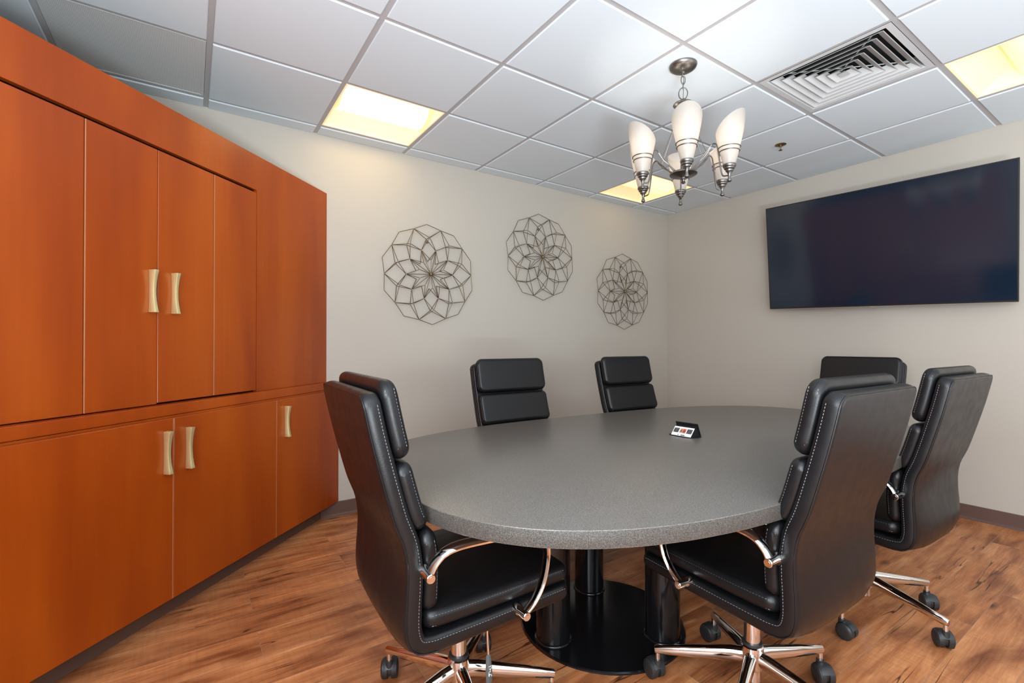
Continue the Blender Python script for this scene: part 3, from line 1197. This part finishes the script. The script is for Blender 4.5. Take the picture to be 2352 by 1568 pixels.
def chair():
    t = thing('conference_chair', 'x', 'chair')
    LM = [M['leather'], M['thread']]
    W = .250
    sh = MB()
    cushion(sh, W, 0, PROF.L, .034, .010, .0230, .0205, step=.022, sag=(arc_of_z(.430), .10, .020))
    # raised seam round the back panel
    rc, ins = .034, .0034
    side = [rc + (PROF.L * .62 - rc) * i / 60 for i in range(61)]
    corner = [(W - rc + (rc - ins) * math.cos(q * math.pi / 16), rc - (rc - ins) * math.sin(q * math.pi / 16)) for q in range(1, 8)]
    pts2 = [(-W + ins, q) for q in side[::-1]] + [(-a, b) for a, b in corner] + [(a, ins) for a in (-W + rc, -.1, 0, .1, W - rc)] + [(a, b) for a, b in corner[::-1]] + [(W - ins, q) for q in side]
    sh.tube([PROF.xyz(a, q, -.0175) for a, q in pts2], .0019, 6)
    stitches(sh, W - .0012, .03, PROF.L - .02, .0125)
    sh.build('seat_shell', LM, t, ang=50)
    for nm, z1, z0, t0 in (('head_cushion', 1.060, .860, .048), ('back_cushion', .855, .680, .040), ('lumbar_cushion', .674, .487, .047)):
        c = MB()
        s0, s1 = arc_of_z(z1), arc_of_z(z0)
        cushion(c, .244, s0, s1, .042 if nm == 'head_cushion' else .030, .017, .022, .020, t0=t0, puff=.005, step=.02)
        stitches(c, .244 - .0034, s0 + .022, s1 - .022, t0 + .013)
        stitches(c, .244 - .0030, s0 + .022, s1 - .022, t0 - .009)
        c.build(nm, LM, t, ang=60)
    c = MB()
    flat = Curve2([(-.207, .4625), (-.1, .463), (.05, .469), (.18, .475), (.232, .476), (.252, .473)])
    cushion(c, .246, 0, flat.L, .035, .018, .0235, .0235, puff=.006, step=.03, cv=flat)
    stitches(c, .246 - .0035, .02, flat.L - .02, .013, cv=flat)
    stitches(c, .246 - .0035, .02, flat.L - .02, -.012, cv=flat)
    c.build('seat_cushion', LM, t, ang=60)
    for s in (-1, 1):
        a = MB()
        y = s * .283
        pts = arc_pts([(-.208, y, .604), (-.196, y, .626), (-.172, y, .646), (-.125, y, .655), (-.02, y, .653), (.06, y, .647), (.110, y, .633), (.134, y, .602), (.135, y, .560), (.121, y, .500), (.095, y, .458), (.066, y, .434)], 5)
        n = len(pts)
        rr = []
        for i in range(n):
            u = i / (n - 1)
            rr.append(.0095 + .0050 * math.exp(-((u - .34) / .22) ** 2))
        a.tube(pts, rr, 14, flat=(.72, 1.55), upv=(0, 1, 0))
        for x, z, yi in ((-.212, .598, .243), (.061, .428, .243)):
            a.tube([(x, s * yi, z), (x, s * .262, z), (x, s * .266, z), (x, s * .2985, z), (x, s * .300, z)], [.0150, .0140, .0115, .0115, .0100], 18)
            a.tube([(x, s * .300, z), (x, s * .3012, z)], [.0065, .006], 12)
        a.build('armrest', M['chrome'], t)['label'] = 'curved chrome armrest'
    mech = MB().box(-.10, .12, -.075, .075, .338, .388).box(-.06, .08, -.045, .045, .305, .339)
    mech.build('tilt_mechanism', M['plastic'], t, bevel=.006)
    kn = MB().lathe([(.0001, 0), (.022, .001), (.026, .006), (.026, .045), (.022, .050), (.0001, .052)], 20, mx=Matrix.Translation((.155, 0, .340)) @ Matrix.Rotation(math.radians(90), 4, 'Y') @ Matrix.Translation((0, 0, -.035)))
    kn.build('tension_knob', M['plastic'], t)
    col = MB().lathe([(.0001, .335), (.0245, .335), (.0245, .180), (.0001, .180)], 24)
    col.build('gas_column', M['chrome'], t)['label'] = 'chrome gas lift column'
    ring = MB().lathe([(.0245, .190), (.030, .190), (.031, .186), (.031, .178), (.0245, .178)], 24)
    ring.build('collar', M['plastic'], t)
    hub = MB().lathe([(.0001, .182), (.031, .182), (.0345, .178), (.0350, .112), (.033, .108), (.026, .107), (.026, .070), (.022, .066), (.0001, .066)], 28)
    hub.build('hub', M['chrome'], t)['label'] = 'chrome hub of the base'
    for k in range(5):
        m_ = Matrix.Rotation(math.radians(72 * k), 4, 'Z')
        lg = MB()
        lg.tube([(.025, 0, .142), (.06, 0, .139), (.20, 0, .1185), (.300, 0, .103), (.3045, 0, .1025)], [.0220, .0220, .0170, .0125, .0105], 14, flat=(.85, 1.15), upv=(0, 0, 1), mx=m_)
        lg.tube([(.295, 0, .100), (.295, 0, .062)], [.0085, .0085], 14, mx=m_)
        lg.build('leg', M['chrome'], t)['label'] = 'chrome leg of the five-star base'
        cs = MB()
        sw = math.radians([25, -50, 80, 140, -110][k])
        mc = m_ @ Matrix.Translation((.295, 0, 0)) @ Matrix.Rotation(sw, 4, 'Z') @ Matrix.Scale(1.1, 4)
        wx = mc @ Matrix.Translation((.016, 0, .0285)) @ Matrix.Rotation(math.radians(90), 4, 'X')
        for s in (-1, 1):
            cs.lathe([(.0001, s * .0275), (.012, s * .0272), (.022, s * .0255), (.0255, s * .0235), (.0262, s * .0225), (.0282, s * .0215), (.0285, s * .0205), (.0285, s * .0065), (.0275, s * .0055), (.0001, s * .0055)], 26, mx=wx)
        cs.lathe([(.0001, -.0055), (.022, -.0055), (.022, .0055), (.0001, .0055)], 20, mx=wx)
        # hood and stem socket
        hood = []
        for q in range(9):
            an = math.radians(25 + 16.5 * q)
            hood.append((math.cos(an) * .030 + .016, 0, math.sin(an) * .030 + .0285))
        cs.tube(hood, .0055, 8, flat=(.45, 3.2), upv=(0, 1, 0), mx=mc)
        cs.tube([(0, 0, .040), (0, 0, .064)], [.013, .0105], 14, mx=mc)
        cs.build('caster', M['plastic'], t)['label'] = 'black twin-wheel caster'
    lv = MB()
    lv.tube([(.02, -.07, .350), (.02, -.125, .347), (.02, -.150, .331), (.02, -.158, .256)], .0035, 8)
    lv = lv.build('tilt_lever', M['chrome'], t)
    pd = MB()
    pd.tube([(.02, -.157, .264), (.02, -.158, .258), (.02, -.160, .220), (.02, -.162, .190), (.02, -.1625, .184)], [.0065, .0080, .0105, .0105, .006], 14, flat=(1.0, .62), upv=(0, 1, 0))
    pd.build('paddle', M['paddle'], lv)
    mk = MB()
    mm = Matrix.Translation((.02, -.1683, .212)) @ Matrix.Rotation(math.radians(90), 4, 'X')

    def dash(x0, y0, x1, y1, w_=.0008):
        mk.tube([(x0, y0, 0), (x1, y1, 0)], w_, 4, mx=mm)
    for q in range(3):                      # printed marks: dashes, arrow, seat pictogram
        dash(-.0045 + q * .0032, .026, -.0040 + q * .0032, .0225)
    dash(-.004, .0195, 0, .0145); dash(.004, .0195, 0, .0145); dash(0, .0145, 0, .0095)
    dash(-.004, .009, -.0045, -.002); dash(-.0045, .004, .002, .001); dash(.002, .001, .003, -.004)
    dash(-.002, .010, .001, .008); dash(-.0025, .002, -.003, -.004)
    dash(.004, -.001, .0055, -.0015); dash(.0042, -.0045, .0055, -.005)
    mk.build('printed_marks', M['white_mark'], lv)
    return t


D = math.radians
CHAIRS = [  # hub x, hub y, facing, base turn, label
    (.022, -.656, -2.5, 'black leather chair at the near left end of the table, its back to the cabinet'),
    (.844, -1.138, 89.7, 'large black leather chair in front right, back turned to the viewer'),
    (1.762, -1.122, 89, 'black leather chair behind the front right chair, below the television'),
    (2.93, -.585, 180, 'black leather chair at the far end of the table under the television'),
    (.953, .150, -90, 'black leather chair across the table, near the leftmost wire rosette'),
    (1.942, .120, -90, 'black leather chair across the table, nearest the room corner'),
]
proto = None
GRP = 'black leather conference chairs round the table'
BASE = [44, 56, 42, 30, 10, 50]
for (x, y, a, lab), bt in zip(CHAIRS, BASE):
    if proto is None:
        proto = chair()
        proto.location = (x, y, 0)
        proto.rotation_euler = (0, 0, D(a))
        proto['label'] = lab
        proto['group'] = GRP
        o = proto
    else:
        o = dup(proto, (x, y, 0), D(a), lab, GRP)
    # the five-star base swivels on its own under each seat
    for c in o.children:
        if c.name.split('.')[0] in ('leg', 'caster', 'hub'):
            c.rotation_euler = (0, 0, D(bt - a))
